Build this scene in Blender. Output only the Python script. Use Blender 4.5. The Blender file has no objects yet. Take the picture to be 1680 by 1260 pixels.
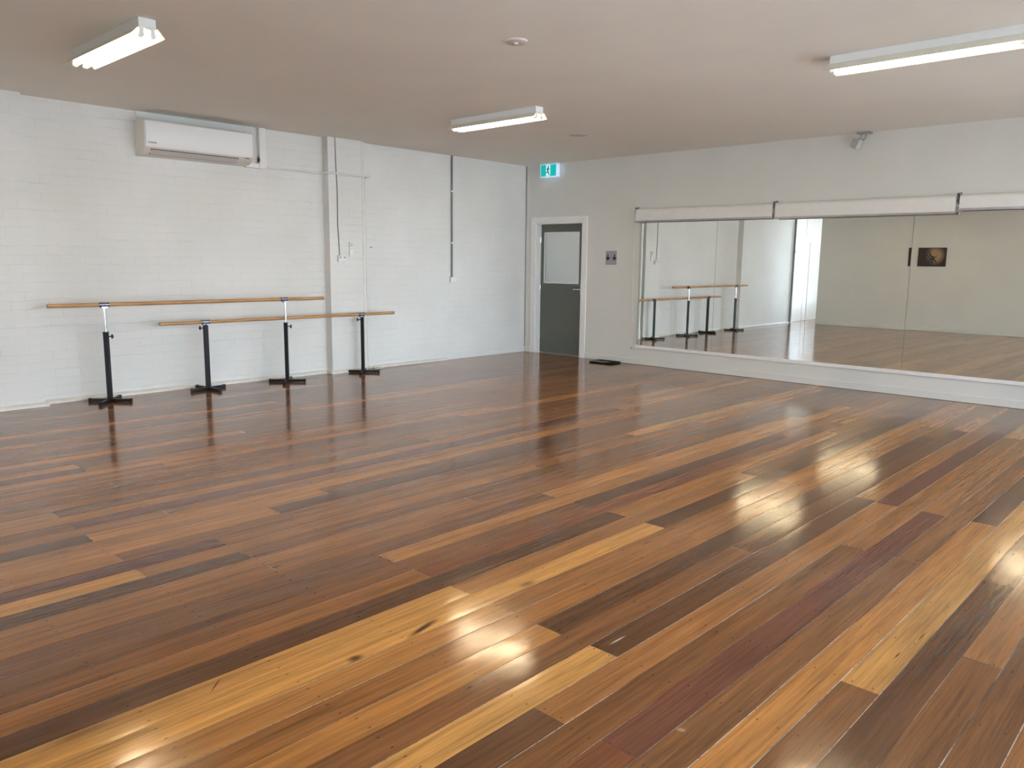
import bpy, bmesh, math, random
from mathutils import Vector, Matrix
random.seed(7)
C = bpy.context.scene.collection
HC = 2.95          # ceiling height
PI = math.pi

# ------------------------------------------------------------------ node helpers
def new_mat(name):
    m = bpy.data.materials.new(name); m.use_nodes = True
    nt = m.node_tree
    for n in list(nt.nodes): nt.nodes.remove(n)
    out = nt.nodes.new('ShaderNodeOutputMaterial')
    b = nt.nodes.new('ShaderNodeBsdfPrincipled')
    nt.links.new(b.outputs[0], out.inputs[0])
    return m, nt, b, out

def N(nt, typ, **kw):
    n = nt.nodes.new(typ)
    for k, v in kw.items():
        if k.startswith('i_'):
            key = k[2:]
            key = int(key) if key.isdigit() else key.replace('_', ' ')
            n.inputs[key].default_value = v
        else:
            setattr(n, k, v)
    return n

def M(nt, op, a, b=None, c=None, clamp=False):
    n = nt.nodes.new('ShaderNodeMath'); n.operation = op; n.use_clamp = clamp
    for i, v in enumerate((a, b, c)):
        if v is None: continue
        if isinstance(v, (int, float)): n.inputs[i].default_value = v
        else: nt.links.new(v, n.inputs[i])
    return n.outputs[0]

def mixc(nt, fac, a, b, mode='MIX'):
    n = nt.nodes.new('ShaderNodeMix'); n.data_type = 'RGBA'; n.blend_type = mode
    for idx, v in ((0, fac), (6, a), (7, b)):
        if isinstance(v, (int, float)): n.inputs[idx].default_value = v
        elif isinstance(v, tuple): n.inputs[idx].default_value = (v[0], v[1], v[2], 1)
        else: nt.links.new(v, n.inputs[idx])
    return n.outputs[2]

def maprange(nt, v, a, b, c, d):
    n = nt.nodes.new('ShaderNodeMapRange')
    nt.links.new(v, n.inputs[0])
    for i, x in enumerate((a, b, c, d)): n.inputs[i + 1].default_value = x
    return n.outputs[0]

def plain(name, col, rough=0.5, metal=0.0, noise=0.06, scale=12.0, bump=0.0, bscale=80.0, emit=None, estr=0.0):
    m, nt, b, out = new_mat(name)
    geo = N(nt, 'ShaderNodeNewGeometry')
    nz = N(nt, 'ShaderNodeTexNoise', i_Scale=scale, i_Detail=3.0)
    nt.links.new(geo.outputs['Position'], nz.inputs['Vector'])
    f = maprange(nt, nz.outputs[0], 0.3, 0.7, 1 - noise, 1 + noise)
    vm = N(nt, 'ShaderNodeVectorMath', operation='SCALE')
    vm.inputs[0].default_value = col
    nt.links.new(f, vm.inputs['Scale'])
    nt.links.new(vm.outputs[0], b.inputs['Base Color'])
    b.inputs['Roughness'].default_value = rough
    b.inputs['Metallic'].default_value = metal
    if bump:
        n2 = N(nt, 'ShaderNodeTexNoise', i_Scale=bscale, i_Detail=4.0)
        nt.links.new(geo.outputs['Position'], n2.inputs['Vector'])
        bp = N(nt, 'ShaderNodeBump', i_Strength=bump, i_Distance=0.002)
        nt.links.new(n2.outputs[0], bp.inputs['Height'])
        nt.links.new(bp.outputs[0], b.inputs['Normal'])
    if emit:
        b.inputs['Emission Color'].default_value = (*emit, 1)
        b.inputs['Emission Strength'].default_value = estr
    return m

# ------------------------------------------------------------------ materials
def mat_brick():
    m, nt, b, out = new_mat('painted_brick')
    geo = N(nt, 'ShaderNodeNewGeometry')
    sep = N(nt, 'ShaderNodeSeparateXYZ'); nt.links.new(geo.outputs['Position'], sep.inputs[0])
    # a little wander so that the courses are not ruler straight
    wob = N(nt, 'ShaderNodeTexNoise', i_Scale=2.2, i_Detail=3.0)
    nt.links.new(geo.outputs['Position'], wob.inputs['Vector'])
    z = M(nt, 'ADD', sep.outputs[2], maprange(nt, wob.outputs[0], 0, 1, -0.022, 0.022))
    u = M(nt, 'ADD', sep.outputs[1], sep.outputs[0])
    cmb = N(nt, 'ShaderNodeCombineXYZ'); nt.links.new(u, cmb.inputs[0]); nt.links.new(z, cmb.inputs[1])
    br = N(nt, 'ShaderNodeTexBrick')
    br.inputs['Color1'].default_value = (1, 1, 1, 1); br.inputs['Color2'].default_value = (.94, .94, .94, 1)
    br.inputs['Mortar'].default_value = (0, 0, 0, 1)
    br.inputs['Scale'].default_value = 1.0
    br.inputs['Mortar Size'].default_value = 0.006
    br.inputs['Mortar Smooth'].default_value = 0.7
    br.inputs['Brick Width'].default_value = 0.24
    br.inputs['Row Height'].default_value = 0.086
    nt.links.new(cmb.outputs[0], br.inputs['Vector'])
    # paint has filled the joints in places
    pm = N(nt, 'ShaderNodeTexNoise', i_Scale=3.0, i_Detail=4.0, i_Roughness=.6)
    mpp = N(nt, 'ShaderNodeMapping'); mpp.inputs['Scale'].default_value = (1, .8, 5)
    nt.links.new(geo.outputs['Position'], mpp.inputs[0]); nt.links.new(mpp.outputs[0], pm.inputs['Vector'])
    mask = maprange(nt, pm.outputs[0], 0.48, 0.72, 0.10, 1.0)
    joint = M(nt, 'MULTIPLY', br.outputs['Fac'], mask)
    fine = N(nt, 'ShaderNodeTexNoise', i_Scale=55.0, i_Detail=5.0)
    nt.links.new(geo.outputs['Position'], fine.inputs['Vector'])
    big = N(nt, 'ShaderNodeTexNoise', i_Scale=1.3, i_Detail=4.0)
    nt.links.new(geo.outputs['Position'], big.inputs['Vector'])
    pit = N(nt, 'ShaderNodeTexVoronoi', i_Scale=16.0)
    nt.links.new(geo.outputs['Position'], pit.inputs['Vector'])
    pitm = M(nt, 'MULTIPLY', M(nt, 'LESS_THAN', pit.outputs['Distance'], 0.07), M(nt, 'GREATER_THAN', pm.outputs[0], .56))
    c = mixc(nt, maprange(nt, big.outputs[0], .3, .7, 0, 1), (.72, .715, .69), (.78, .78, .765))
    c = mixc(nt, M(nt, 'MULTIPLY', joint, 0.16), c, (.50, .48, .45))
    c = mixc(nt, M(nt, 'MULTIPLY', pitm, 0.35), c, (.42, .40, .37))
    nt.links.new(c, b.inputs['Base Color'])
    b.inputs['Roughness'].default_value = 0.48
    b.inputs['Specular IOR Level'].default_value = 0.4
    h = M(nt, 'ADD', M(nt, 'MULTIPLY', joint, -.7), M(nt, 'MULTIPLY', fine.outputs[0], .22))
    h = M(nt, 'ADD', h, M(nt, 'MULTIPLY', br.outputs['Color'], .3))
    bp = N(nt, 'ShaderNodeBump', i_Strength=0.55, i_Distance=0.004)
    nt.links.new(h, bp.inputs['Height']); nt.links.new(bp.outputs[0], b.inputs['Normal'])
    return m

DK = (.022, .008, .004)
MARKS = [(6.365, -7.565, 1.80, .115, .018, DK, .9), (6.373, -7.90, 1.57, .040, .022, DK, .85), (6.369, -6.948, 1.57, .060, .026, DK, .6),
         (7.478, -7.447, .4, .017, .012, (.42, .30, .14), .8), (7.831, -6.225, 1.57, .055, .004, DK, .9), (7.812, -6.45, 1.57, .040, .004, DK, .9),
         (6.82, -7.744, 1.57, .02, .007, DK, .8), (6.186, -8.348, 2.33, .055, .004, DK, .8), (6.983, -7.10, 1.55, .055, .005, (.6, .5, .4), .9),
         (5.70, -8.2, 1.57, .25, .03, (.06, .03, .012), .5), (6.15, -8.75, 1.57, .12, .02, (.07, .035, .015), .5)]
def mat_floor():
    m, nt, b, out = new_mat('varnished_hardwood_boards')
    geo = N(nt, 'ShaderNodeNewGeometry')
    sep = N(nt, 'ShaderNodeSeparateXYZ'); nt.links.new(geo.outputs['Position'], sep.inputs[0])
    col = N(nt, 'ShaderNodeAttribute', attribute_name='board_colour')
    aux = N(nt, 'ShaderNodeAttribute', attribute_name='board_data')   # r random, g across 0..1, b second random
    sa = N(nt, 'ShaderNodeSeparateColor'); nt.links.new(aux.outputs['Color'], sa.inputs[0])
    rnd, uu, rn2 = sa.outputs[0], sa.outputs[1], sa.outputs[2]
    def gn(sx, sy, off, detail=4.0, rough=.55, dist=0.0):
        cb = N(nt, 'ShaderNodeCombineXYZ')
        nt.links.new(M(nt, 'MULTIPLY', sep.outputs[0], sx), cb.inputs[0])
        nt.links.new(M(nt, 'MULTIPLY', sep.outputs[1], sy), cb.inputs[1])
        nt.links.new(M(nt, 'MULTIPLY', rnd, off), cb.inputs[2])
        t = N(nt, 'ShaderNodeTexNoise', i_Scale=1.0, i_Detail=detail, i_Roughness=rough, i_Distortion=dist)
        nt.links.new(cb.outputs[0], t.inputs['Vector'])
        return t.outputs[0]
    broad = gn(14, .9, 91, 3)
    grain = gn(75, 1.8, 57, 5, .60, .25)
    fine = gn(330, 7, 33, 3, .6)
    streak = gn(30, .9, 71, 3, .5, .35)
    fac = M(nt, 'ADD', M(nt, 'MULTIPLY', maprange(nt, broad, .25, .75, -.5, .5), .50),
            M(nt, 'MULTIPLY', maprange(nt, grain, .25, .75, -.5, .5), .75))
    fac = M(nt, 'ADD', fac, M(nt, 'MULTIPLY', maprange(nt, fine, .25, .75, -.5, .5), .50))
    fac = M(nt, 'ADD', fac, 1.0)
    sc = N(nt, 'ShaderNodeVectorMath', operation='SCALE')
    nt.links.new(col.outputs['Color'], sc.inputs[0]); nt.links.new(fac, sc.inputs['Scale'])
    c = mixc(nt, M(nt, 'MULTIPLY', maprange(nt, streak, .60, .75, 0, 1), .32), sc.outputs[0], (.055, .024, .009))
    # sparse gum marks and knots
    kv = N(nt, 'ShaderNodeCombineXYZ')
    nt.links.new(M(nt, 'MULTIPLY', sep.outputs[0], 13), kv.inputs[0])
    nt.links.new(M(nt, 'MULTIPLY', sep.outputs[1], 2.6), kv.inputs[1])
    nt.links.new(M(nt, 'MULTIPLY', rnd, 40), kv.inputs[2])
    vo = N(nt, 'ShaderNodeTexVoronoi', i_Scale=1.0); nt.links.new(kv.outputs[0], vo.inputs['Vector'])
    rsel = N(nt, 'ShaderNodeSeparateColor'); nt.links.new(vo.outputs['Color'], rsel.inputs[0])
    ks = M(nt, 'GREATER_THAN', rsel.outputs[0], 0.90)
    kn = M(nt, 'MULTIPLY', maprange(nt, M(nt, 'ADD', vo.outputs['Distance'], M(nt, 'MULTIPLY', fine, .10)), .10, .20, 1, 0), ks)
    c = mixc(nt, M(nt, 'MULTIPLY', kn, .75), c, (.03, .013, .006))
    # nail holes : two per board at every joist (0.46 m apart)
    yy = M(nt, 'DIVIDE', M(nt, 'ADD', sep.outputs[1], 8.13 + 9.2), 0.46)
    jit = M(nt, 'MULTIPLY', M(nt, 'SUBTRACT', rn2, .5), .08)
    dy = M(nt, 'MULTIPLY', M(nt, 'SUBTRACT', M(nt, 'FRACT', M(nt, 'ADD', M(nt, 'ADD', yy, .5), jit)), .5), .46)
    dxa = M(nt, 'MULTIPLY', M(nt, 'SUBTRACT', M(nt, 'ABSOLUTE', M(nt, 'SUBTRACT', uu, .5)), .27), .1328)
    d2 = M(nt, 'SQRT', M(nt, 'ADD', M(nt, 'MULTIPLY', M(nt, 'MULTIPLY', dy, .45), M(nt, 'MULTIPLY', dy, .45)), M(nt, 'MULTIPLY', dxa, dxa)))
    nail = maprange(nt, d2, .0018, .0036, 1, 0)
    c = mixc(nt, M(nt, 'MULTIPLY', nail, .75), c, (.025, .012, .006))
    # individual knots, gum veins and one filled hole
    for (mx_, my_, ang, la, lb, colr, st) in MARKS:
        ca, sa_ = math.cos(ang), math.sin(ang)
        ddx = M(nt, 'SUBTRACT', sep.outputs[0], mx_); ddy = M(nt, 'SUBTRACT', sep.outputs[1], my_)
        p1 = M(nt, 'DIVIDE', M(nt, 'ADD', M(nt, 'MULTIPLY', ddx, ca), M(nt, 'MULTIPLY', ddy, sa_)), la)
        p2 = M(nt, 'DIVIDE', M(nt, 'ADD', M(nt, 'MULTIPLY', ddx, -sa_), M(nt, 'MULTIPLY', ddy, ca)), lb)
        rr = M(nt, 'ADD', M(nt, 'SQRT', M(nt, 'ADD', M(nt, 'MULTIPLY', p1, p1), M(nt, 'MULTIPLY', p2, p2))), M(nt, 'MULTIPLY', M(nt, 'SUBTRACT', fine, .5), .9))
        c = mixc(nt, M(nt, 'MULTIPLY', maprange(nt, rr, .35, 1.1, 1, 0), st), c, colr)
    nt.links.new(c, b.inputs['Base Color'])
    # varnish
    sm = gn(6, 6, 1, 3)
    nt.links.new(maprange(nt, sm, .3, .7, .105, .165), b.inputs['Roughness'])
    b.inputs['IOR'].default_value = 1.5
    wav = gn(9, 9, 20, 2)
    h = M(nt, 'ADD', M(nt, 'MULTIPLY', fine, .10), M(nt, 'MULTIPLY', wav, .9))
    bp = N(nt, 'ShaderNodeBump', i_Strength=0.35, i_Distance=0.0012)
    nt.links.new(h, bp.inputs['Height']); nt.links.new(bp.outputs[0], b.inputs['Normal'])
    return m

def mat_gap():
    m, nt, b, out = new_mat('gap_filler_painted_glints')
    geo = N(nt, 'ShaderNodeNewGeometry')
    mp = N(nt, 'ShaderNodeMapping'); mp.inputs['Scale'].default_value = (7.5, .9, 1)
    nt.links.new(geo.outputs['Position'], mp.inputs[0])
    n = N(nt, 'ShaderNodeTexNoise', i_Scale=1.5, i_Detail=5.0)
    nt.links.new(mp.outputs[0], n.inputs['Vector'])
    n2 = N(nt, 'ShaderNodeTexNoise', i_Scale=60.0, i_Detail=2.0)
    nt.links.new(geo.outputs['Position'], n2.inputs['Vector'])
    f = M(nt, 'MULTIPLY', maprange(nt, n.outputs[0], .38, .52, 0, 1), maprange(nt, n2.outputs[0], .35, .5, .35, 1))
    nt.links.new(mixc(nt, f, (.05, .03, .02), (.62, .57, .50)), b.inputs['Base Color'])  # pale stretches of the filler paint in glints of window light
    b.inputs['Roughness'].default_value = .35
    return m

def mat_wood_rail():
    m, nt, b, out = new_mat('clear_finished_timber_rail')
    geo = N(nt, 'ShaderNodeNewGeometry')
    mp = N(nt, 'ShaderNodeMapping'); mp.inputs['Scale'].default_value = (60, 3, 60)
    nt.links.new(geo.outputs['Position'], mp.inputs[0])
    n = N(nt, 'ShaderNodeTexNoise', i_Scale=1.6, i_Detail=4.0)
    nt.links.new(mp.outputs[0], n.inputs['Vector'])
    nt.links.new(mixc(nt, maprange(nt, n.outputs[0], .3, .7, 0, 1), (.40, .20, .075), (.66, .40, .18)), b.inputs['Base Color'])
    b.inputs['Roughness'].default_value = .35
    return m

def mat_glass(name):
    m = bpy.data.materials.new(name); m.use_nodes = True
    nt = m.node_tree
    for n in list(nt.nodes): nt.nodes.remove(n)
    out = nt.nodes.new('ShaderNodeOutputMaterial')
    tr = N(nt, 'ShaderNodeBsdfTransparent'); tr.inputs[0].default_value = (.96, .98, .97, 1)
    gl = N(nt, 'ShaderNodeBsdfGlossy'); gl.inputs['Roughness'].default_value = 0.02
    fr = N(nt, 'ShaderNodeFresnel', i_IOR=1.5)
    mx = N(nt, 'ShaderNodeMixShader')
    nt.links.new(fr.outputs[0], mx.inputs[0]); nt.links.new(tr.outputs[0], mx.inputs[1]); nt.links.new(gl.outputs[0], mx.inputs[2])
    nt.links.new(mx.outputs[0], out.inputs[0])
    return m

MT = {}
MT['brick'] = mat_brick()
MT['floor'] = mat_floor()
MT['gap'] = mat_gap()
MT['rail'] = mat_wood_rail()
MT['glass'] = mat_glass('window_glass')
MT['plaster'] = plain('cream_plaster_wall', (.70, .70, .665), .55, noise=.02, scale=2.0, bump=.12, bscale=60)
MT['ceil'] = plain('ceiling_paint', (.81, .79, .735), .8, noise=.02, scale=1.5, bump=.1, bscale=30)
MT['trim'] = plain('white_gloss_trim', (.84, .835, .83), .3, noise=.02)
MT['bead'] = plain('white_painted_skirting_bead', (.80, .78, .73), .4, noise=.05)
MT['pack'] = plain('pale_grey_packing_board', (.66, .68, .67), .5, noise=.03)
MT['mirror'] = plain('silvered_mirror', (.86, .885, .86), .0, metal=1.0, noise=0)
MT['mirror_edge'] = plain('mirror_edge', (.05, .07, .06), .3)
MT['black'] = plain('black_powder_coat', (.006, .007, .011), .42, noise=.1)
MT['blackplastic'] = plain('black_plastic', (.012, .012, .013), .3, noise=.1)
MT['tray'] = plain('glossy_black_plastic', (.010, .010, .011), .12, noise=.1)
MT['chrome'] = plain('chrome', (.78, .78, .78), .12, metal=1.0, noise=.02)
MT['darkchrome'] = plain('dark_steel_clamp', (.30, .30, .36), .25, metal=1.0)
MT['doorgreen'] = plain('grey_green_door_paint', (.115, .125, .105), .45, noise=.03)
MT['white'] = plain('white_plastic', (.82, .82, .82), .35, noise=.01)
MT['acside'] = plain('cream_air_conditioner_plastic', (.72, .69, .63), .4, noise=.01)
MT['acdark'] = plain('air_conditioner_vent_line', (.10, .09, .09), .5)
MT['aclouv'] = plain('air_conditioner_louvre_plastic', (.60, .57, .56), .4, noise=.01)
MT['conduit'] = plain('grey_conduit', (.20, .205, .205), .45)
MT['conduit_light'] = plain('light_grey_plastic', (.52, .52, .51), .4)
MT['cable'] = plain('grey_cable', (.27, .26, .25), .5)
MT['pipe'] = plain('painted_pipe', (.78, .765, .73), .4, noise=.03)
MT['blind'] = plain('white_blind_fabric', (.78, .775, .745), .7, noise=.02, bump=.15, bscale=400)
MT['alu'] = plain('grey_aluminium_bar', (.42, .42, .45), .3, metal=.6)
MT['tube'] = plain('fluorescent_tube', (.9, .9, .9), .4, noise=0, emit=(1.0, .80, .52), estr=32.0)
MT['reflector'] = plain('enamel_reflector', (.80, .78, .70), .3, noise=.01)
MT['body'] = plain('light_body_enamel', (.80, .82, .83), .35, noise=.01)
MT['green'] = plain('lit_green_exit_panel', (0, .30, .26), .3, noise=0, emit=(0.0, .36, .33), estr=.62)
MT['exitwhite'] = plain('lit_white_exit_panel', (.8, .9, .9), .3, noise=0, emit=(.42, .85, .95), estr=.5)
MT['exitcase'] = plain('glowing_clear_case', (.72, .82, .92), .3, noise=0, emit=(.42, .60, .85), estr=.4)
MT['exitman'] = plain('exit_running_figure', (.02, .12, .16), .4, noise=0)
MT['signgrey'] = plain('lilac_grey_sign', (.37, .34, .40), .4, noise=.06, scale=60)
MT['ink'] = plain('black_ink', (.012, .010, .014), .5, noise=0)
MT['greyplastic'] = plain('grey_plastic', (.34, .34, .33), .45)
MT['lens'] = plain('dark_lens', (.03, .03, .03), .15)
MT['disc'] = plain('ceiling_disc_plastic', (.60, .56, .53), .5)
MT['disc2'] = plain('painted_vent', (.56, .52, .48), .7)
MT['ground'] = plain('outside_concrete', (.48, .45, .42), .9, noise=.1, scale=1)

# ------------------------------------------------------------------ mesh helpers
def add_box(bm, x0, x1, y0, y1, z0, z1, mat=None, mi=0):
    v = [Vector((x, y, z)) for x in (x0, x1) for y in (y0, y1) for z in (z0, z1)]
    if mat is not None: v = [mat @ a for a in v]
    v = [bm.verts.new(a) for a in v]
    for f in ((0, 1, 3, 2), (4, 6, 7, 5), (0, 4, 5, 1), (2, 3, 7, 6), (0, 2, 6, 4), (1, 5, 7, 3)):
        bm.faces.new([v[i] for i in f]).material_index = mi

def add_prism(bm, pts, axis, a, b, mi=0):
    """polygon pts in the two other axes, extruded along axis from a to b"""
    def P(q, t):
        if axis == 'x': return (t, q[0], q[1])
        if axis == 'y': return (q[0], t, q[1])
        return (q[0], q[1], t)
    A = [bm.verts.new(P(q, a)) for q in pts]; B = [bm.verts.new(P(q, b)) for q in pts]
    n = len(pts)
    bm.faces.new(A).material_index = mi; bm.faces.new(B[::-1]).material_index = mi
    for i in range(n): bm.faces.new((A[i], B[i], B[(i + 1) % n], A[(i + 1) % n])).material_index = mi

def add_tube(bm, path, r, seg=12, cap=True):
    path = [Vector(p) for p in path]
    rs = r if isinstance(r, (list, tuple)) else [r] * len(path)
    rings = []; up = None
    for i, p in enumerate(path):
        if i == 0: t = path[1] - p
        elif i == len(path) - 1: t = p - path[i - 1]
        else: t = (path[i + 1] - p).normalized() + (p - path[i - 1]).normalized()
        t.normalize()
        if up is None:
            up = Vector((0, 0, 1)) if abs(t.z) < .9 else Vector((1, 0, 0))
        s = t.cross(up).normalized(); up = s.cross(t).normalized()
        rings.append([bm.verts.new(p + (s * math.cos(2 * PI * k / seg) + up * math.sin(2 * PI * k / seg)) * rs[i]) for k in range(seg)])
    for a, b in zip(rings, rings[1:]):
        for k in range(seg): bm.faces.new((a[k], a[(k + 1) % seg], b[(k + 1) % seg], b[k]))
    if cap:
        bm.faces.new(rings[0][::-1]); bm.faces.new(rings[-1])

def obj(name, bm, mats, parent=None, smooth=False, bevel=0.0, loc=None):
    bmesh.ops.recalc_face_normals(bm, faces=bm.faces)
    me = bpy.data.meshes.new(name); bm.to_mesh(me); bm.free()
    if not isinstance(mats, (list, tuple)): mats = [mats]
    for m in mats: me.materials.append(m)
    o = bpy.data.objects.new(name, me); C.objects.link(o)
    if parent is not None: o.parent = parent
    if loc: o.location = loc
    if smooth:
        for p in me.polygons: p.use_smooth = True
        try: me.set_sharp_from_angle(angle=math.radians(40))
        except Exception: pass
    if bevel:
        b = o.modifiers.new('Bevel', 'BEVEL'); b.width = bevel; b.segments = 2; b.limit_method = 'ANGLE'
    return o

def thing(name, label, cat, loc=(0, 0, 0), rotz=0, group=None):
    o = bpy.data.objects.new(name, None); C.objects.link(o)
    o.empty_display_size = .1
    o.location = loc; o.rotation_euler = (0, 0, rotz); o['label'] = label; o['category'] = cat
    if group: o['group'] = group
    return o

def tag(o, label, cat, group=None):
    o['label'] = label; o['category'] = cat
    if group: o['group'] = group
    return o

def struct(o, label=None, cat=None):
    o['kind'] = 'structure'
    if label: o['label'] = label
    if cat: o['category'] = cat
    return o

def B(): return bmesh.new()
def box_obj(name, dims, mat, parent=None, bevel=0.0):
    bm = B(); add_box(bm, *dims); return obj(name, bm, mat, parent, bevel=bevel)

def dup(root, loc, rotz=0, label=None):
    r = root.copy(); C.objects.link(r); r.location = loc; r.rotation_euler = (0, 0, rotz)
    if label: r['label'] = label
    for ch in list(root.children):
        c = ch.copy(); C.objects.link(c); c.parent = r
        for g in list(ch.children):
            d = g.copy(); C.objects.link(d); d.parent = c
    return r

# ------------------------------------------------------------------ room extents
XR = 9.9        # right (glazed) wall
YB = -9.85       # wall behind the camera
YE = -12.6       # end of the passage behind it
YA = 3.2         # end of the room beyond the door
PIL = .12

# ------------------------------------------------------------------ floor of individual boards in one mesh
PW, X0 = .1328, 7.859
PAL = {'Y': (.54, .255, .064), 'O': (.41, .172, .042), 'T': (.295, .120, .033), 'B': (.215, .086, .026),
       'D': (.130, .051, .017), 'M': (.140, .047, .024), 'R': (.200, .066, .022)}
MEAN = (.275, .110, .032)
JOINTS = {-51: [-7.71], -46: [-7.67], -43: [-7.67], -42: [-7.21], -41: [-6.29], -39: [-7.67, -4.45], -36: [-7.21],
          -34: [-7.67], -33: [-7.21, -3.53], -31: [-8.13], -30: [-5.83], -29: [-8.13], -28: [-7.67], -27: [-8.13], -26: [-6.79],
          -25: [-7.21, -4.45], -24: [-8.13], -23: [-7.67, -3.99], -22: [-8.13], -21: [-7.67, -3.99], -20: [-6.25],
          -19: [-7.67, -4.45], -17: [-7.21, -3.99], -16: [-5.83], -15: [-7.21], -14: [-5.83], -13: [-7.21], -12: [-5.84],
          -11: [-7.21], -10: [-5.85], -9: [-7.22], -8: [-5.84], -7: [-7.21], -6: [-7.68, -4.48], -5: [-5.39],
          -4: [-7.67, -4.47], -3: [-5.38], -2: [-4.47], -1: [-6.79], 0: [-5.4]}
SAMPLES = [(-41, -7.0, 'O'), (-30, -8.13, 'O'), (-29, -7.84, 'M'), (-27, -8.33, 'D'), (-26, -7.05, 'O'), (-25, -7.73, 'O'),
           (-24, -8.26, 'O'), (-24, -7.95, 'B'), (-23, -8.13, 'M'), (-23, -3.53, 'Y'), (-22, -8.42, 'Y'), (-22, -7.9, 'T'),
           (-21, -8.61, 'D'), (-21, -7.4, 'B'), (-20, -7.42, 'T'), (-19, -7.9, 'T'), (-18, -8.0, 'B'), (-17, -6.74, 'O'),
           (-17, -8.0, 'B'), (-16, -6.94, 'B'), (-15, -8.47, 'T'), (-15, -6.53, 'R'), (-14, -8.5, 'D'), (-14, -5.6, 'O'),
           (-13, -8.48, 'Y'), (-13, -6.6, 'T'), (-12, -7.82, 'Y'), (-12, -5.58, 'D'), (-11, -8.2, 'O'), (-11, -6.47, 'T'),
           (-10, -7.27, 'T'), (-10, -5.68, 'T'), (-9, -7.34, 'O'), (-9, -6.83, 'D'), (-8, -8.02, 'D'), (-8, -7.0, 'B'),
           (-7, -7.52, 'Y'), (-7, -7.12, 'D'), (-6, -7.95, 'D'), (-6, -7.19, 'T'), (-6, -4.15, 'M'), (-5, -7.17, 'B'),
           (-5, -5.2, 'T'), (-4, -7.74, 'R'), (-4, -7.0, 'M'), (-4, -4.0, 'T'), (-3, -7.52, 'B'), (-3, -4.9, 'B'),
           (-2, -6.27, 'O'), (-2, -4.29, 'D'), (-1, -6.96, 'B'), (-1, -6.45, 'Y'), (0, -6.5, 'D'), (0, -5.1, 'B'),
           (1, -6.67, 'B'), (2, -6.56, 'B'), (3, -6.5, 'T'), (-8, -.8, 'O'), (-11, -1.8, 'O')]

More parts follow.
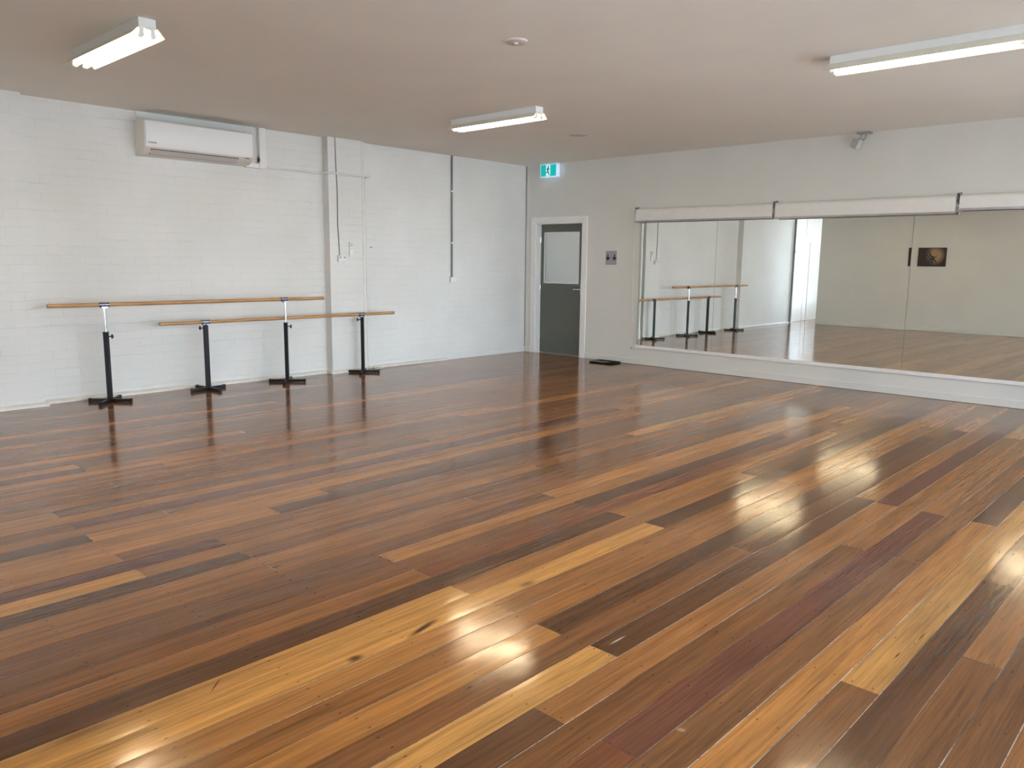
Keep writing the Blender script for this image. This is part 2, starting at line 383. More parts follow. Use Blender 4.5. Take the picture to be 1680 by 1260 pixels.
def build_floor():
    rng = random.Random(21)
    verts, faces, cols, aux, mis, smooth = [], [], [], [], [], []
    NS = 6
    k = math.floor((0 - .15 - X0) / PW)
    yend = YA
    while X0 + PW * k < XR + .1:
        xa, xb = X0 + PW * k, X0 + PW * (k + 1)
        given = sorted(JOINTS.get(k, []))
        js = list(given)
        lim = (-9.6 if given else -99)
        y = given[0] if given else None
        # boards nearer than the first known joint
        if given:
            y = given[0]
            while True:
                y -= .46 * rng.randint(6, 11)
                if y < YE: break
                js.append(y)
            y = given[-1]
        else:
            y = -12.73 + .46 * rng.randint(2, 9)
            js.append(y)
        while True:
            y += .46 * rng.randint(5, 11)
            if y > yend - .4: break
            js.append(y)
        js = [YE] + sorted(js) + [yend]
        gl, gr = rng.uniform(.0005, .0024), rng.uniform(.0005, .0024)
        for a, b in zip(js, js[1:]):
            if b - a < .1: continue
            code = None
            for (kk, ys, cc) in SAMPLES:
                if kk == k and a <= ys <= b: code = cc
            if code is None:
                code = rng.choices('YOTBDMR', (1, 13, 38, 30, 12, 3, 3))[0]
            base = PAL[code]
            if k < -30: base = tuple(b0 * .75 + m0 * .25 for b0, m0 in zip(base, MEAN))
            j = rng.uniform(.88, 1.12); hue = rng.uniform(-.05, .05)
            colr = (base[0] * j * (1 + hue * .5), base[1] * j, base[2] * j * (1 - hue), 1)
            r1, r2 = rng.random(), rng.random()
            tilt = rng.uniform(-.0028, .0028); cup = rng.uniform(-.00025, .00012); z0 = rng.uniform(-.0004, .0002)
            ys = [a + .0006]
            n = max(1, round((b - a) / .9))
            for i in range(1, n): ys.append(a + (b - a) * i / n)
            ys.append(b - .0006)
            base_i = len(verts)
            wl, wr = xa + gl, xb - gr
            for yy in ys:
                dz = rng.uniform(-.00015, .00015)
                for s in range(NS + 1):
                    u = s / NS
                    x = wl + (wr - wl) * u
                    z = z0 + dz + tilt * (x - (xa + xb) / 2) + cup * (1 - (2 * u - 1) ** 2)
                    if s in (0, NS): z -= .0004
                    verts.append((x, yy, z)); cols.append(colr); aux.append((r1, u, r2, 1))
            for i in range(len(ys) - 1):
                for s in range(NS):
                    q = base_i + i * (NS + 1) + s
                    faces.append((q, q + 1, q + NS + 2, q + NS + 1)); mis.append(0); smooth.append(True)
            # side skirts down into the gap
            for s in (0, NS):
                st = len(verts)
                for yy_i, yy in enumerate(ys):
                    vx = verts[base_i + yy_i * (NS + 1) + s]
                    verts.append(vx); cols.append(colr); aux.append((r1, .5, r2, 1))
                    verts.append((vx[0], vx[1], -.006)); cols.append(colr); aux.append((r1, .5, r2, 1))
                for i in range(len(ys) - 1):
                    q = st + 2 * i
                    faces.append((q, q + 1, q + 3, q + 2) if s == 0 else (q, q + 2, q + 3, q + 1)); mis.append(0); smooth.append(False)
        k += 1
    # bed under the boards, seen only through the gaps
    st = len(verts)
    for (x, y) in ((-.2, YE), (XR + .2, YE), (XR + .2, yend), (-.2, yend)):
        verts.append((x, y, -.0016)); cols.append((.1, .1, .1, 1)); aux.append((0, 0, 0, 1))
    faces.append((st, st + 1, st + 2, st + 3)); mis.append(1); smooth.append(False)
    st = len(verts)
    for (x, y) in ((-.2, YE), (XR + .2, YE), (XR + .2, yend), (-.2, yend)):
        verts.append((x, y, -.12)); cols.append((.1, .1, .1, 1)); aux.append((0, 0, 0, 1))
    faces.append((st, st + 3, st + 2, st + 1)); mis.append(1); smooth.append(False)
    me = bpy.data.meshes.new('floor'); me.from_pydata(verts, [], faces)
    me.materials.append(MT['floor']); me.materials.append(MT['gap'])
    ca = me.color_attributes.new('board_colour', 'FLOAT_COLOR', 'POINT')
    ca.data.foreach_set('color', [c for v in cols for c in v])
    cb = me.color_attributes.new('board_data', 'FLOAT_COLOR', 'POINT')
    cb.data.foreach_set('color', [c for v in aux for c in v])
    me.polygons.foreach_set('material_index', mis)
    me.polygons.foreach_set('use_smooth', smooth)
    me.update()
    o = bpy.data.objects.new('floor', me); C.objects.link(o)
    struct(o)
build_floor()

# ------------------------------------------------------------------ shell
bm = B(); add_box(bm, -.2, XR + .2, YE - .2, YA + .2, HC, HC + .15); struct(obj('ceiling', bm, MT['ceil']))

bm = B()
add_box(bm, -.25, 0, YE - .2, YA + .2, 0, HC)
add_box(bm, -.01, PIL, -3.78, -3.28, 0, HC)
add_box(bm, -.01, PIL, -9.90, -7.10, 0, HC)
struct(obj('wall_left', bm, MT['brick']))

DX0, DX1, DZ = .23, 1.158, 2.055
bm = B()
add_box(bm, 0, DX0, 0, .14, 0, HC); add_box(bm, DX0, DX1, 0, .14, DZ, HC); add_box(bm, DX1, XR, 0, .14, 0, HC)
struct(obj('wall_front', bm, MT['plaster']))

BWIN = [(5.7, 8.1), (8.5, 9.7)]
BZ0, BZ1 = .9, 2.5
bm = B()
add_box(bm, .78, XR, YB - .14, YB, 0, BZ0); add_box(bm, .78, XR, YB - .14, YB, BZ1, HC)
edges = [.78] + [v for w in BWIN for v in w] + [XR]
for i in range(0, len(edges), 2): add_box(bm, edges[i], edges[i + 1], YB - .14, YB, BZ0, BZ1)
struct(obj('wall_back', bm, MT['plaster']))
for i, (a, b) in enumerate(BWIN):
    w = bpy.data.objects.new('window_%d' % (i + 6), None); C.objects.link(w); w.location = ((a + b) / 2, YB - .07, BZ0); struct(w)
    hw = (b - a) / 2; hh = BZ1 - BZ0
    bm = B()
    for s in (-1, 1): add_box(bm, s * hw - (.05 if s > 0 else 0), s * hw + (.05 if s < 0 else 0), -.03, .03, 0, hh)
    add_box(bm, -hw, hw, -.03, .03, 0, .05); add_box(bm, -hw, hw, -.03, .03, hh - .05, hh); add_box(bm, -.025, .025, -.025, .025, 0, hh)
    obj('window_frame', bm, MT['trim'], w)
    bm = B(); add_box(bm, -hw + .05, hw - .05, -.004, .004, .05, hh - .05); obj('glass_pane', bm, MT['glass'], w)

# right wall with three big windows
WIN = [(-8.9, -6.4), (-6.1, -3.5), (-3.2, -.5)]
WZ0, WZ1 = .12, 2.45
bm = B()
add_box(bm, XR, XR + .2, YB - .14, YA + .2, 0, WZ0); add_box(bm, XR, XR + .2, YB - .14, YA + .2, WZ1, HC)
edges = [YB - .14] + [v for w in WIN for v in w] + [YA + .2]
for i in range(0, len(edges), 2): add_box(bm, XR, XR + .2, edges[i], edges[i + 1], WZ0, WZ1)
struct(obj('wall_right', bm, MT['plaster']))
for i, (a, b) in enumerate(WIN):
    w = bpy.data.objects.new('window_%d' % (i + 1), None); C.objects.link(w); w.location = (XR + .1, (a + b) / 2, WZ0); struct(w)
    hw = (b - a) / 2; hh = WZ1 - WZ0
    bm = B()
    for s in (-1, 1): add_box(bm, -.03, .03, s * hw - (.05 if s > 0 else 0), s * hw + (.05 if s < 0 else 0), 0, hh)
    add_box(bm, -.03, .03, -hw, hw, 0, .05); add_box(bm, -.03, .03, -hw, hw, hh - .05, hh); add_box(bm, -.025, .025, -.025, .025, 0, hh)
    obj('window_frame', bm, MT['trim'], w)
    bm = B(); add_box(bm, -.004, .004, -hw + .05, hw - .05, .05, hh - .05); obj('glass_pane', bm, MT['glass'], w)

# passage behind the back wall (seen in the mirror) and its window
bm = B()
add_box(bm, 0, 3.4, YE - .2, YE, 0, .3); add_box(bm, 0, 3.4, YE - .2, YE, 2.7, HC)
add_box(bm, 0, .3, YE - .2, YE, .3, 2.7); add_box(bm, 2.9, 3.4, YE - .2, YE, .3, 2.7)
struct(obj('wall_passage_end', bm, MT['plaster']))
w = bpy.data.objects.new('window_8', None); C.objects.link(w); w.location = (1.6, YE - .1, .3); struct(w)
bm = B()
for s in (-1, 1): add_box(bm, s * 1.3 - (.05 if s > 0 else 0), s * 1.3 + (.05 if s < 0 else 0), -.03, .03, 0, 2.4)
add_box(bm, -1.3, 1.3, -.03, .03, 0, .05); add_box(bm, -1.3, 1.3, -.03, .03, 2.35, 2.4)
obj('window_frame', bm, MT['trim'], w)
bm = B(); add_box(bm, -1.25, 1.25, -.004, .004, .05, 2.35); obj('glass_pane', bm, MT['glass'], w)
PW0, PW1 = -12.2, -10.3
bm = B()
add_box(bm, 3.2, 3.4, YE, YB - .14, 0, .3); add_box(bm, 3.2, 3.4, YE, YB - .14, 2.7, HC)
add_box(bm, 3.2, 3.4, YE, PW0, .3, 2.7); add_box(bm, 3.2, 3.4, PW1, YB - .14, .3, 2.7)
struct(obj('wall_passage_right', bm, MT['plaster']))
w = bpy.data.objects.new('window_4', None); C.objects.link(w); w.location = (3.3, (PW0 + PW1) / 2, .3); struct(w)
hw = (PW1 - PW0) / 2
bm = B()
for s in (-1, 1): add_box(bm, -.03, .03, s * hw - (.05 if s > 0 else 0), s * hw + (.05 if s < 0 else 0), 0, 2.4)
add_box(bm, -.03, .03, -hw, hw, 0, .05); add_box(bm, -.03, .03, -hw, hw, 2.35, 2.4)
obj('window_frame', bm, MT['trim'], w)
bm = B(); add_box(bm, -.004, .004, -hw + .05, hw - .05, .05, 2.35); obj('glass_pane', bm, MT['glass'], w)

# white door on the left wall of the passage
d = bpy.data.objects.new('door_2', None); C.objects.link(d); d.location = (0, -10.62, 0); struct(d)
bm = B()
add_box(bm, 0, .03, -.52, -.43, 0, 2.12); add_box(bm, 0, .03, .43, .52, 0, 2.12); add_box(bm, 0, .03, -.43, .43, 2.03, 2.12)
obj('architrave', bm, MT['trim'], d, bevel=.004)
bm = B(); add_box(bm, 0, .012, -.43, .43, .005, 2.03); obj('door_leaf', bm, MT['trim'], d)
bm = B(); add_tube(bm, [(.01, .36, 1.02), (.06, .36, 1.02)], .012); add_tube(bm, [(.05, .36, 1.02), (.05, .25, 1.02)], .009); obj('handle', bm, MT['chrome'], d, True)

# room beyond the front door (seen through its pane)
bm = B(); add_box(bm, 0, 4.2, YA, YA + .2, 0, HC); struct(obj('wall_beyond_end', bm, MT['plaster']))
bm = B()
add_box(bm, 3.2, 3.4, .14, YA, 0, .9); add_box(bm, 3.2, 3.4, .14, YA, 2.5, HC)
add_box(bm, 3.2, 3.4, .14, .3, .9, 2.5); add_box(bm, 3.2, 3.4, 2.9, YA, .9, 2.5)
struct(obj('wall_beyond_right', bm, MT['plaster']))
w = bpy.data.objects.new('window_5', None); C.objects.link(w); w.location = (3.3, 1.6, .9); struct(w)
bm = B()
for s in (-1, 1): add_box(bm, -.03, .03, s * 1.3 - (.05 if s > 0 else 0), s * 1.3 + (.05 if s < 0 else 0), 0, 1.6)
add_box(bm, -.03, .03, -1.3, 1.3, 0, .05); add_box(bm, -.03, .03, -1.3, 1.3, 1.55, 1.6)
obj('window_frame', bm, MT['trim'], w)
bm = B(); add_box(bm, -.004, .004, -1.25, 1.25, .05, 1.55); obj('glass_pane', bm, MT['glass'], w)

# ------------------------------------------------------------------ skirting
bm = B()
def bead(bm, x, y0, y1, r=.036, h=.042):
    pts = [(x - .005, 0.001), (x + r, 0.001), (x + r, h * .45), (x + r * .75, h * .8), (x + r * .3, h), (x - .005, h)]
    add_prism(bm, pts, 'y', y0, y1)
bead(bm, 0, -7.10, -3.78); bead(bm, PIL, -9.84, -7.07); bead(bm, PIL, -3.81, -3.27); bead(bm, 0, -3.15, -1.72, .03, .035)
add_box(bm, 0, PIL, -3.81, -3.78, .001, .04)
struct(obj('baseboard_left', bm, MT['bead']))
bm = B()
prof = [(.0, .004), (-.018, .004), (-.018, .078), (-.012, .088), (0, .088)]
add_prism(bm, prof, 'x', 1.262, XR - .001); add_prism(bm, prof, 'x', .003, .132)
struct(obj('baseboard_front', bm, MT['plaster']))
bm = B(); add_prism(bm, [(YB, .004), (YB + .016, .004), (YB + .016, .08), (YB, .088)], 'x', .79, XR - .001)
struct(obj('baseboard_back', bm, MT['plaster']))
# thin cover strip in the corner beside the door, and a dark strip painted as the corner's shadow
bm = B(); add_box(bm, .018, .075, -.012, 0, .088, HC); struct(obj('trim_1', bm, MT['plaster']))
bm = B(); add_box(bm, .001, .012, -.006, 0, .088, HC); struct(obj('painted_corner_shadow', bm, plain('painted_gap_shadow', (.10, .08, .06), .9)))
# packing board above the air conditioner
bm = B(); add_box(bm, 0, .02, -6.02, -4.70, 2.80, HC); struct(obj('trim_3', bm, MT['pack']))
# rail below the mirrors
bm = B(); add_box(bm, 2.185, 8.25, -.022, 0, .243, .285); struct(obj('trim_4', bm, MT['trim'], bevel=.003))

# ------------------------------------------------------------------ door
d = bpy.data.objects.new('door_1', None); C.objects.link(d); d.location = (DX0, 0, 0); struct(d)
W = DX1 - DX0
bm = B()
add_box(bm, -.098, 0, -.02, 0, 0, DZ + .09); add_box(bm, W, W + .098, -.02, 0, 0, DZ + .09); add_box(bm, 0, W, -.02, 0, DZ, DZ + .09)
obj('architrave', bm, MT['trim'], d, bevel=.005)
bm = B()
add_box(bm, 0, .016, -.001, .14, 0, DZ); add_box(bm, W - .016, W, -.001, .14, 0, DZ); add_box(bm, 0, W, -.001, .14, DZ - .016, DZ)
obj('door_jamb', bm, MT['trim'], d)
L0, L1, LY = .018, W - .018, .095
gx0, gx1, gz0, gz1 = .085, .80, 1.12, 1.918
bm = B()
add_box(bm, L0, gx0, LY, LY + .038, .012, DZ - .018); add_box(bm, gx1, L1, LY, LY + .038, .012, DZ - .018)
add_box(bm, gx0, gx1, LY, LY + .038, .012, gz0); add_box(bm, gx0, gx1, LY, LY + .038, gz1, DZ - .018)
leaf = obj('door_leaf', bm, MT['doorgreen'], d)
bm = B()
for a, b2 in ((gx0, gx0 + .012), (gx1 - .012, gx1)): add_box(bm, a, b2, LY - .004, LY + .012, gz0, gz1)
add_box(bm, gx0, gx1, LY - .004, LY + .012, gz0, gz0 + .012); add_box(bm, gx0, gx1, LY - .004, LY + .012, gz1 - .012, gz1)
obj('glazing_bead', bm, MT['trim'], leaf)
bm = B(); add_box(bm, gx0 + .002, gx1 - .002, LY + .016, LY + .022, gz0 + .002, gz1 - .002); obj('glass_pane', bm, MT['glass'], leaf)
bm = B()
add_box(bm, L1 - .075, L1 - .035, LY - .006, LY, .96, 1.12)
add_tube(bm, [(L1 - .055, LY - .004, 1.04), (L1 - .055, LY - .05, 1.04)], .011)
add_tube(bm, [(L1 - .05, LY - .048, 1.04), (L1 - .18, LY - .048, 1.04)], .009)
obj('lever_handle', bm, MT['chrome'], d, True)
bm = B()
for z in (.25, 1.05, 1.80): add_tube(bm, [(L0 - .004, LY - .006, z - .045), (L0 - .004, LY - .006, z + .045)], .007)
obj('hinge', bm, MT['chrome'], d, True)

# ------------------------------------------------------------------ mirrors
names = ['leftmost tall wall mirror panel, beside the blind cord, reflecting the barres',
         'second wall mirror panel from the door, reflecting the bright passage doorway',
         'third wall mirror panel from the door, under the middle blind, reflecting plain wall',
         'fourth wall mirror panel, under the bracket gap, reflecting the framed dance picture',
         'wall mirror panel at the far right, running past the edge of the view']
yaws = [0, -.06, 0, -.53, -.4]
mx = 2.206
for i in range(5):
    t = thing('mirror_panel', names[i], 'mirror', (mx + .6 + 1.2 * i, -.012, .285), math.radians(yaws[i]), 'mirror panels on the wall')
    bm = B(); add_box(bm, -.5985, .5985, .001, .0055, 0, 1.80); obj('mirror_backing', bm, MT['mirror_edge'], t)
    bm = B(); add_box(bm, -.5985, .5985, -.001, .001, 0, 1.80); obj('mirror_glass', bm, MT['mirror'], t)

# ------------------------------------------------------------------ roller blinds
def make_blind(x0, x1, zb, label, chain):
    t = thing('roller_blind', label, 'blind', (x0, 0, 2.02), 0, 'roller blinds above the mirrors')
    w = x1 - x0
    bm = B()   # rolled fabric with a flat front drop
    pts = []
    for k in range(9):
        a = PI / 2 + PI * k / 16
        pts.append((-.045 + .04 * math.cos(a), .148 + .04 * math.sin(a)))
    pts = [(-.010, .188)] + pts + [(-.085, zb - 2.02 + .02), (-.080, zb - 2.02 + .02), (-.075, .11), (-.010, .11)]
    add_prism(bm, pts, 'x', .012, w - .012); obj('blind_fabric', bm, MT['blind'], t)
    bm = B(); add_box(bm, .006, w - .006, -.092, -.074, zb - 2.02 - .004, zb - 2.02 + .022); obj('bottom_bar', bm, MT['alu'], t, bevel=.004)
    for s, xx in ((0, 0), (1, w - .006)):
        bm = B(); add_box(bm, xx, xx + .006, -.080, 0, .11, .205); add_box(bm, xx - .003, xx + .009, -.006, 0, .09, .215)
        add_tube(bm, [(xx - .004, -.045, .15), (xx + .01, -.045, .15)], .022, 16)
        obj('bracket', bm, MT['darkchrome'], t)
    if chain:
        bm = B()
        add_tube(bm, [(-.014, -.066, .15), (-.016, -.050, -.9), (-.014, -.040, -1.77)], .0032, 6)
        add_tube(bm, [(-.028, -.030, .15), (-.032, -.034, -.9), (-.016, -.040, -1.77)], .0032, 6)
        ch = obj('blind_cord', bm, MT['aclouv'], t)
        bm = B(); add_box(bm, -.022, -.008, -.047, -.033, -1.80, -1.765); obj('cord_tension_clip', bm, MT['greyplastic'], ch, bevel=.002)
    return t
make_blind(2.150, 4.195, 2.020, 'rolled up white roller blind nearest the door, its cord hanging at its left end', True)
make_blind(4.205, 6.235, 2.012, 'rolled up white roller blind in the middle of the three above the mirrors', False)
make_blind(6.245, 8.29, 2.042, 'rolled up white roller blind at the far right, sitting slightly higher than its neighbour', False)

# ------------------------------------------------------------------ barres
def make_barre(loc, stands, y0, y1, zr, black_top, label, knob_dir):
    t = thing('ballet_barre', label, 'barre', loc, 0, 'portable ballet barres by the brick wall')
    bm = B(); add_tube(bm, [(0, y0, zr), (0, y1, zr)], .0195, 20); obj('wooden_rail', bm, MT['rail'], t, True)
    for (dx, dy, rot) in stands:
        R = Matrix.Translation((dx, dy, 0)) @ Matrix.Rotation(rot, 4, 'Z')
        # upright
        bm = B(); add_box(bm, -.021, .021, -.021, .021, .034, black_top, R)
        add_box(bm, -.023, .023, -.023, .023, black_top - .012, black_top + .001, R)
        post = obj('upright_post', bm, MT['black'], t, bevel=.003)
        # chrome height tube
        bm = B(); add_tube(bm, [(dx, dy, black_top - .02), (dx, dy, zr - .02)], .0145, 14); obj('height_tube', bm, MT['chrome'], t, True)
        # saddle clamp round the rail
        bm = B()
        pts = [(.024 * math.cos(a), zr + .024 * math.sin(a)) for a in [2 * PI * k / 20 for k in range(20)]]
        add_prism(bm, [(dx * 0 + p[0], p[1]) for p in pts], 'y', dy - .048, dy + .048)
        add_box(bm, dx - .022, dx + .022, dy - .03, dy + .03, zr - .034, zr - .018)
        obj('rail_clamp', bm, MT['darkchrome'], t, True)
        # cross feet
        for k in range(4):
            Rk = R @ Matrix.Rotation(PI / 2 * k, 4, 'Z')
            bm = B(); add_box(bm, .0, .212, -.0165, .0165, .003, .034, Rk); add_box(bm, .195, .215, -.018, .018, .0, .038, Rk)
            obj('foot', bm, MT['black'], t, bevel=.003)
        # locking knob
        bm = B()
        zk = black_top - .045
        kd = Vector((knob_dir[0], knob_dir[1], 0)).normalized()
        p0 = Vector((dx, dy, zk)) + kd * .015
        add_tube(bm, [p0, p0 + kd * .04], .006, 8)
        add_tube(bm, [p0 + kd * .036, p0 + kd * .052], [.011, .016], 8)
        side = kd.cross(Vector((0, 0, 1)))
        for a in (0, 1, 2):
            an = 2 * PI * a / 3 + .5
            q = p0 + kd * .046
            e = q + (Vector((0, 0, 1)) * math.cos(an) + side * math.sin(an)) * .023
            add_tube(bm, [q, e], [.009, .0075], 8)
        obj('locking_knob', bm, MT['blackplastic'], t, True)
    return t
D45 = PI / 4
make_barre((.30, -6.56, 0), [(0, 0, D45), (.03, 2.0, D45 + .06)], -.51, 2.55, .985, .712,
           'taller portable ballet barre on the left, timber rail raised on chrome tubes', (.66, .75))
make_barre((.245, -5.50, 0), [(0, 0, .17), (.03, 2.08, D45)], -.50, 2.62, .758, .735,
           'lower portable ballet barre on the right, timber rail sitting on its black posts', (-.66, -.75))

# ------------------------------------------------------------------ fluorescent lights
def make_light():
    t = thing('fluorescent_light', '', 'ceiling light', (0, 0, HC), 0, 'twin tube fluorescent ceiling lights')
    L = .61
    bm = B(); add_box(bm, -L, L, -.055, .055, -.055, 0); obj('light_body', bm, MT['body'], t, bevel=.003)
    bm = B()   # folded reflector
    th = .0015
    for s in (-1, 1):
        pts = [(s * .030, -.056), (s * .058, -.056), (s * .106, -.107), (s * .105, -.109), (s * .057, -.059), (s * .030, -.059)]
        add_prism(bm, pts, 'x', -L - .012, L + .012)
    add_prism(bm, [(-.03, -.056), (.03, -.056), (.012, -.072), (-.012, -.072)], 'x', -L - .012, L + .012)
    obj('reflector', bm, MT['reflector'], t)
    for s in (-1, 1):
        bm = B(); add_tube(bm, [(-L + .03, s * .036, -.100), (L - .03, s * .036, -.100)], .0135, 14); obj('fluorescent_tube', bm, MT['tube'], t, True)
        for e in (-1, 1):
            bm = B(); add_tube(bm, [(e * (L - .035), s * .036, -.100), (e * (L - .005), s * .036, -.100)], .0175, 14)
            add_box(bm, e * (L - .02) - .012, e * (L - .02) + .012, s * .036 - .014, s * .036 + .014, -.102, -.055)
            obj('lamp_holder', bm, MT['white'], t, True)
    return t
FL = make_light()
lights = [((2.735, -7.255), 'lit twin tube fluorescent ceiling light nearest the air conditioner, top left'),
          ((2.750, -3.515), 'lit twin tube fluorescent ceiling light in the middle, towards the exit sign'),
          ((6.815, -3.515), 'lit twin tube fluorescent ceiling light at the upper right, before the mirrors'),
          ((6.815, -7.255), 'lit twin tube fluorescent ceiling light overhead by the back wall'),
          ((1.70, -11.20), 'added unseen twin tube ceiling light, warming the passage behind the back wall')]  # passage light is an added, unseen fitting that warms and brightens the passage
for i, ((x, y), lab) in enumerate(lights):
    o = FL if i == 0 else dup(FL, (x, y, HC), 0)
    o.location = (x, y, HC); o['label'] = lab

# ------------------------------------------------------------------ air conditioner
t = thing('air_conditioner', 'white wall mounted split air conditioner high on the brick wall', 'air conditioner', (0, -6.04, 2.50), 0)
Wd = 1.20
prof = [(.0, .0), (.13, .005), (.185, .030), (.225, .075), (.240, .13), (.240, .325), (.215, .350), (0, .352)]
bm = B(); add_prism(bm, prof, 'y', 0, Wd); obj('casing', bm, MT['acside'], t, True)
bm = B()
fp = [(.2415, .30), (.2415, .13), (.228, .082), (.232, .078), (.247, .128), (.247, .330), (.238, .340)]
add_prism(bm, fp, 'y', .012, Wd - .012); obj('front_panel', bm, MT['white'], t, True)
def quadstrip(u0, u1, y0, y1, off, mat, name, parent):
    # a thin plate following the slanted underside between profile points
    a = Vector((.130, .005)); b = Vector((.222, .072))
    dirv = (b - a); nrm = Vector((dirv.y, -dirv.x)).normalized()
    p0 = a + dirv * u0; p1 = a + dirv * u1
    bm = B()
    add_prism(bm, [(p0 + nrm * (off - .001))[:], (p1 + nrm * (off - .001))[:], (p1 + nrm * (off + .004))[:], (p0 + nrm * (off + .004))[:]], 'y', y0, y1)
    return obj(name, bm, mat, parent)
lo = quadstrip(.16, .88, .07, Wd - .17, .004, MT['acdark'], 'vent_slot', t)
quadstrip(.24, .82, .078, Wd - .178, .009, MT['aclouv'], 'louvre', lo)
for (a, b2) in ((.50, .53), (.88, .90)):
    pass
bm = B(); add_box(bm, .20, .243, Wd - .09, Wd - .05, .062, .068); obj('indicator_strip', bm, MT['acdark'], t)
bm = B(); add_box(bm, .05, .19, Wd - .22, Wd - .06, .352, .356); obj('top_grille', bm, MT['acdark'], t)
def text_mesh(s, size, name, mat, parent, loc, rot, depth=.0006):
    cu = bpy.data.curves.new(name, 'FONT'); cu.body = s; cu.size = size; cu.extrude = depth; cu.align_x = 'CENTER'; cu.align_y = 'CENTER'
    tmp = bpy.data.objects.new(name + '_tmp', cu); C.objects.link(tmp)
    bpy.context.view_layer.update()
    me = bpy.data.meshes.new_from_object(tmp.evaluated_get(bpy.context.evaluated_depsgraph_get()))
    bpy.data.objects.remove(tmp); me.materials.clear(); me.materials.append(mat); me.name = name
    o = bpy.data.objects.new(name, me); C.objects.link(o); o.parent = parent; o.location = loc; o.rotation_euler = rot
    return o
text_mesh('DAIKIN', .026, 'lettering', MT['acdark'], t, (.2478, .075, .118), (PI / 2, 0, PI / 2))

bm = B()
add_box(bm, 0, .065, -4.665, -4.580, 2.56, HC - .001)
add_prism(bm, [(-4.665, 2.62), (-4.665, 2.56), (-4.675, 2.545), (-4.675, 2.49), (-4.60, 2.49), (-4.578, 2.51), (-4.578, 2.62)], 'x', 0, .07)
add_box(bm, 0, .06, -4.838, -4.675, 2.492, 2.545)
tag(obj('pipe_cover', bm, MT['white'], bevel=.006), 'white pipe trunking rising from the air conditioner to the ceiling', 'trunking')

# horizontal conduit round the pilaster
bm = B()
zc = 2.515
add_tube(bm, [(.016, -4.575, zc), (.016, -3.86, zc), (.03, -3.825, zc), (.12, -3.80, zc), (.137, -3.77, zc), (.137, -3.175, zc)], .0135, 12)
add_tube(bm, [(.137, -3.19, zc), (.137, -3.16, zc)], .019, 12)
add_tube(bm, [(.137, -3.17, zc), (.0, -3.165, zc)], .0135, 12)
tag(obj('conduit', bm, MT['pipe'], smooth=True), 'white horizontal conduit running from the air conditioner across the brick pilaster', 'pipe')

# vertical downpipe on the pilaster's right edge
t = thing('downpipe', 'white vertical pipe down the right edge of the brick pilaster', 'pipe', (.055, -3.225, 0))
bm = B(); add_tube(bm, [(0, 0, .06), (0, 0, HC - .001)], .034, 20); obj('pipe', bm, MT['pipe'], t, True)
for z in (.9, 2.60):
    bm = B(); add_tube(bm, [(0, 0, z - .012), (0, 0, z + .012)], .037, 20); add_box(bm, -.055, -.03, -.05, .05, z - .012, z + .012); obj('pipe_clip', bm, MT['pipe'], t, True)
bm = B(); add_tube(bm, [(0, 0, .002), (0, 0, .16)], .041, 20); obj('pipe_socket', bm, MT['pipe'], t, True)

# loose cable at its foot
bm = B()
rng = random.Random(5)
pts = []
for k in range(46):
    a = k * .55; r = .035 + .02 * math.sin(k * .7)
    pts.append((.125 + r * math.cos(a) * .7, -3.09 + .0035 * k * .6 + r * 1.3 * math.sin(a), .008 + .010 * (1 + math.sin(k * 1.1)) * .7))
add_tube(bm, pts, .004, 6)
tag(obj('loose_cable', bm, MT['pipe'], smooth=True), 'small tangle of pale cable on the floor behind the right barre stand', 'cable')

# power outlets, remote, gray conduit
t = thing('power_outlet', 'white double power outlet on the brick pilaster below the thin cable', 'power outlet', (PIL, -3.62, 1.43))
bm = B(); add_box(bm, 0, .036, -.058, .058, 0, .077); obj('outlet_box', bm, MT['white'], t, bevel=.004)
for s in (-1, 1):
    bm = B(); add_box(bm, .0361, .0375, s * .034 - .010, s * .034 + .010, .040, .062); obj('outlet_socket', bm, MT['greyplastic'], t)
    bm = B(); add_box(bm, .036, .040, s * .012 - .005, s * .012 + .005, .050, .066); obj('outlet_switch', bm, MT['white'], t)
bm = B()
add_tube(bm, [(PIL + .006, -3.675, HC - .001), (PIL + .006, -3.668, 2.6), (PIL + .006, -3.655, 2.3), (PIL + .006, -3.66, 1.9), (PIL + .006, -3.645, 1.6), (PIL + .006, -3.640, 1.508)], .0065, 8)
tag(obj('power_cable', bm, MT['cable'], smooth=True), 'thin grey cable running down the pilaster from ceiling to the outlet', 'cable')

t = thing('remote_control', 'slim white air conditioner remote in a holder on the pilaster', 'remote control', (PIL - .001, -3.468, 1.497))
bm = B(); add_box(bm, 0, .016, -.030, .030, 0, .06); obj('remote_holder', bm, MT['white'], t, bevel=.003)
bm = B(); add_box(bm, .004, .024, -.026, .026, .012, .180); rem = obj('remote_body', bm, MT['white'], t, bevel=.004)
bm = B(); add_box(bm, .0241, .0248, -.018, .018, .118, .168); obj('remote_screen', bm, plain('pale_lcd', (.45, .58, .55), .2), rem)
bm = B()
for i in (-1, 1): add_box(bm, .0241, .0256, i * .009 - .005, i * .009 + .005, .090, .100)
obj('remote_button', bm, MT['greyplastic'], rem)

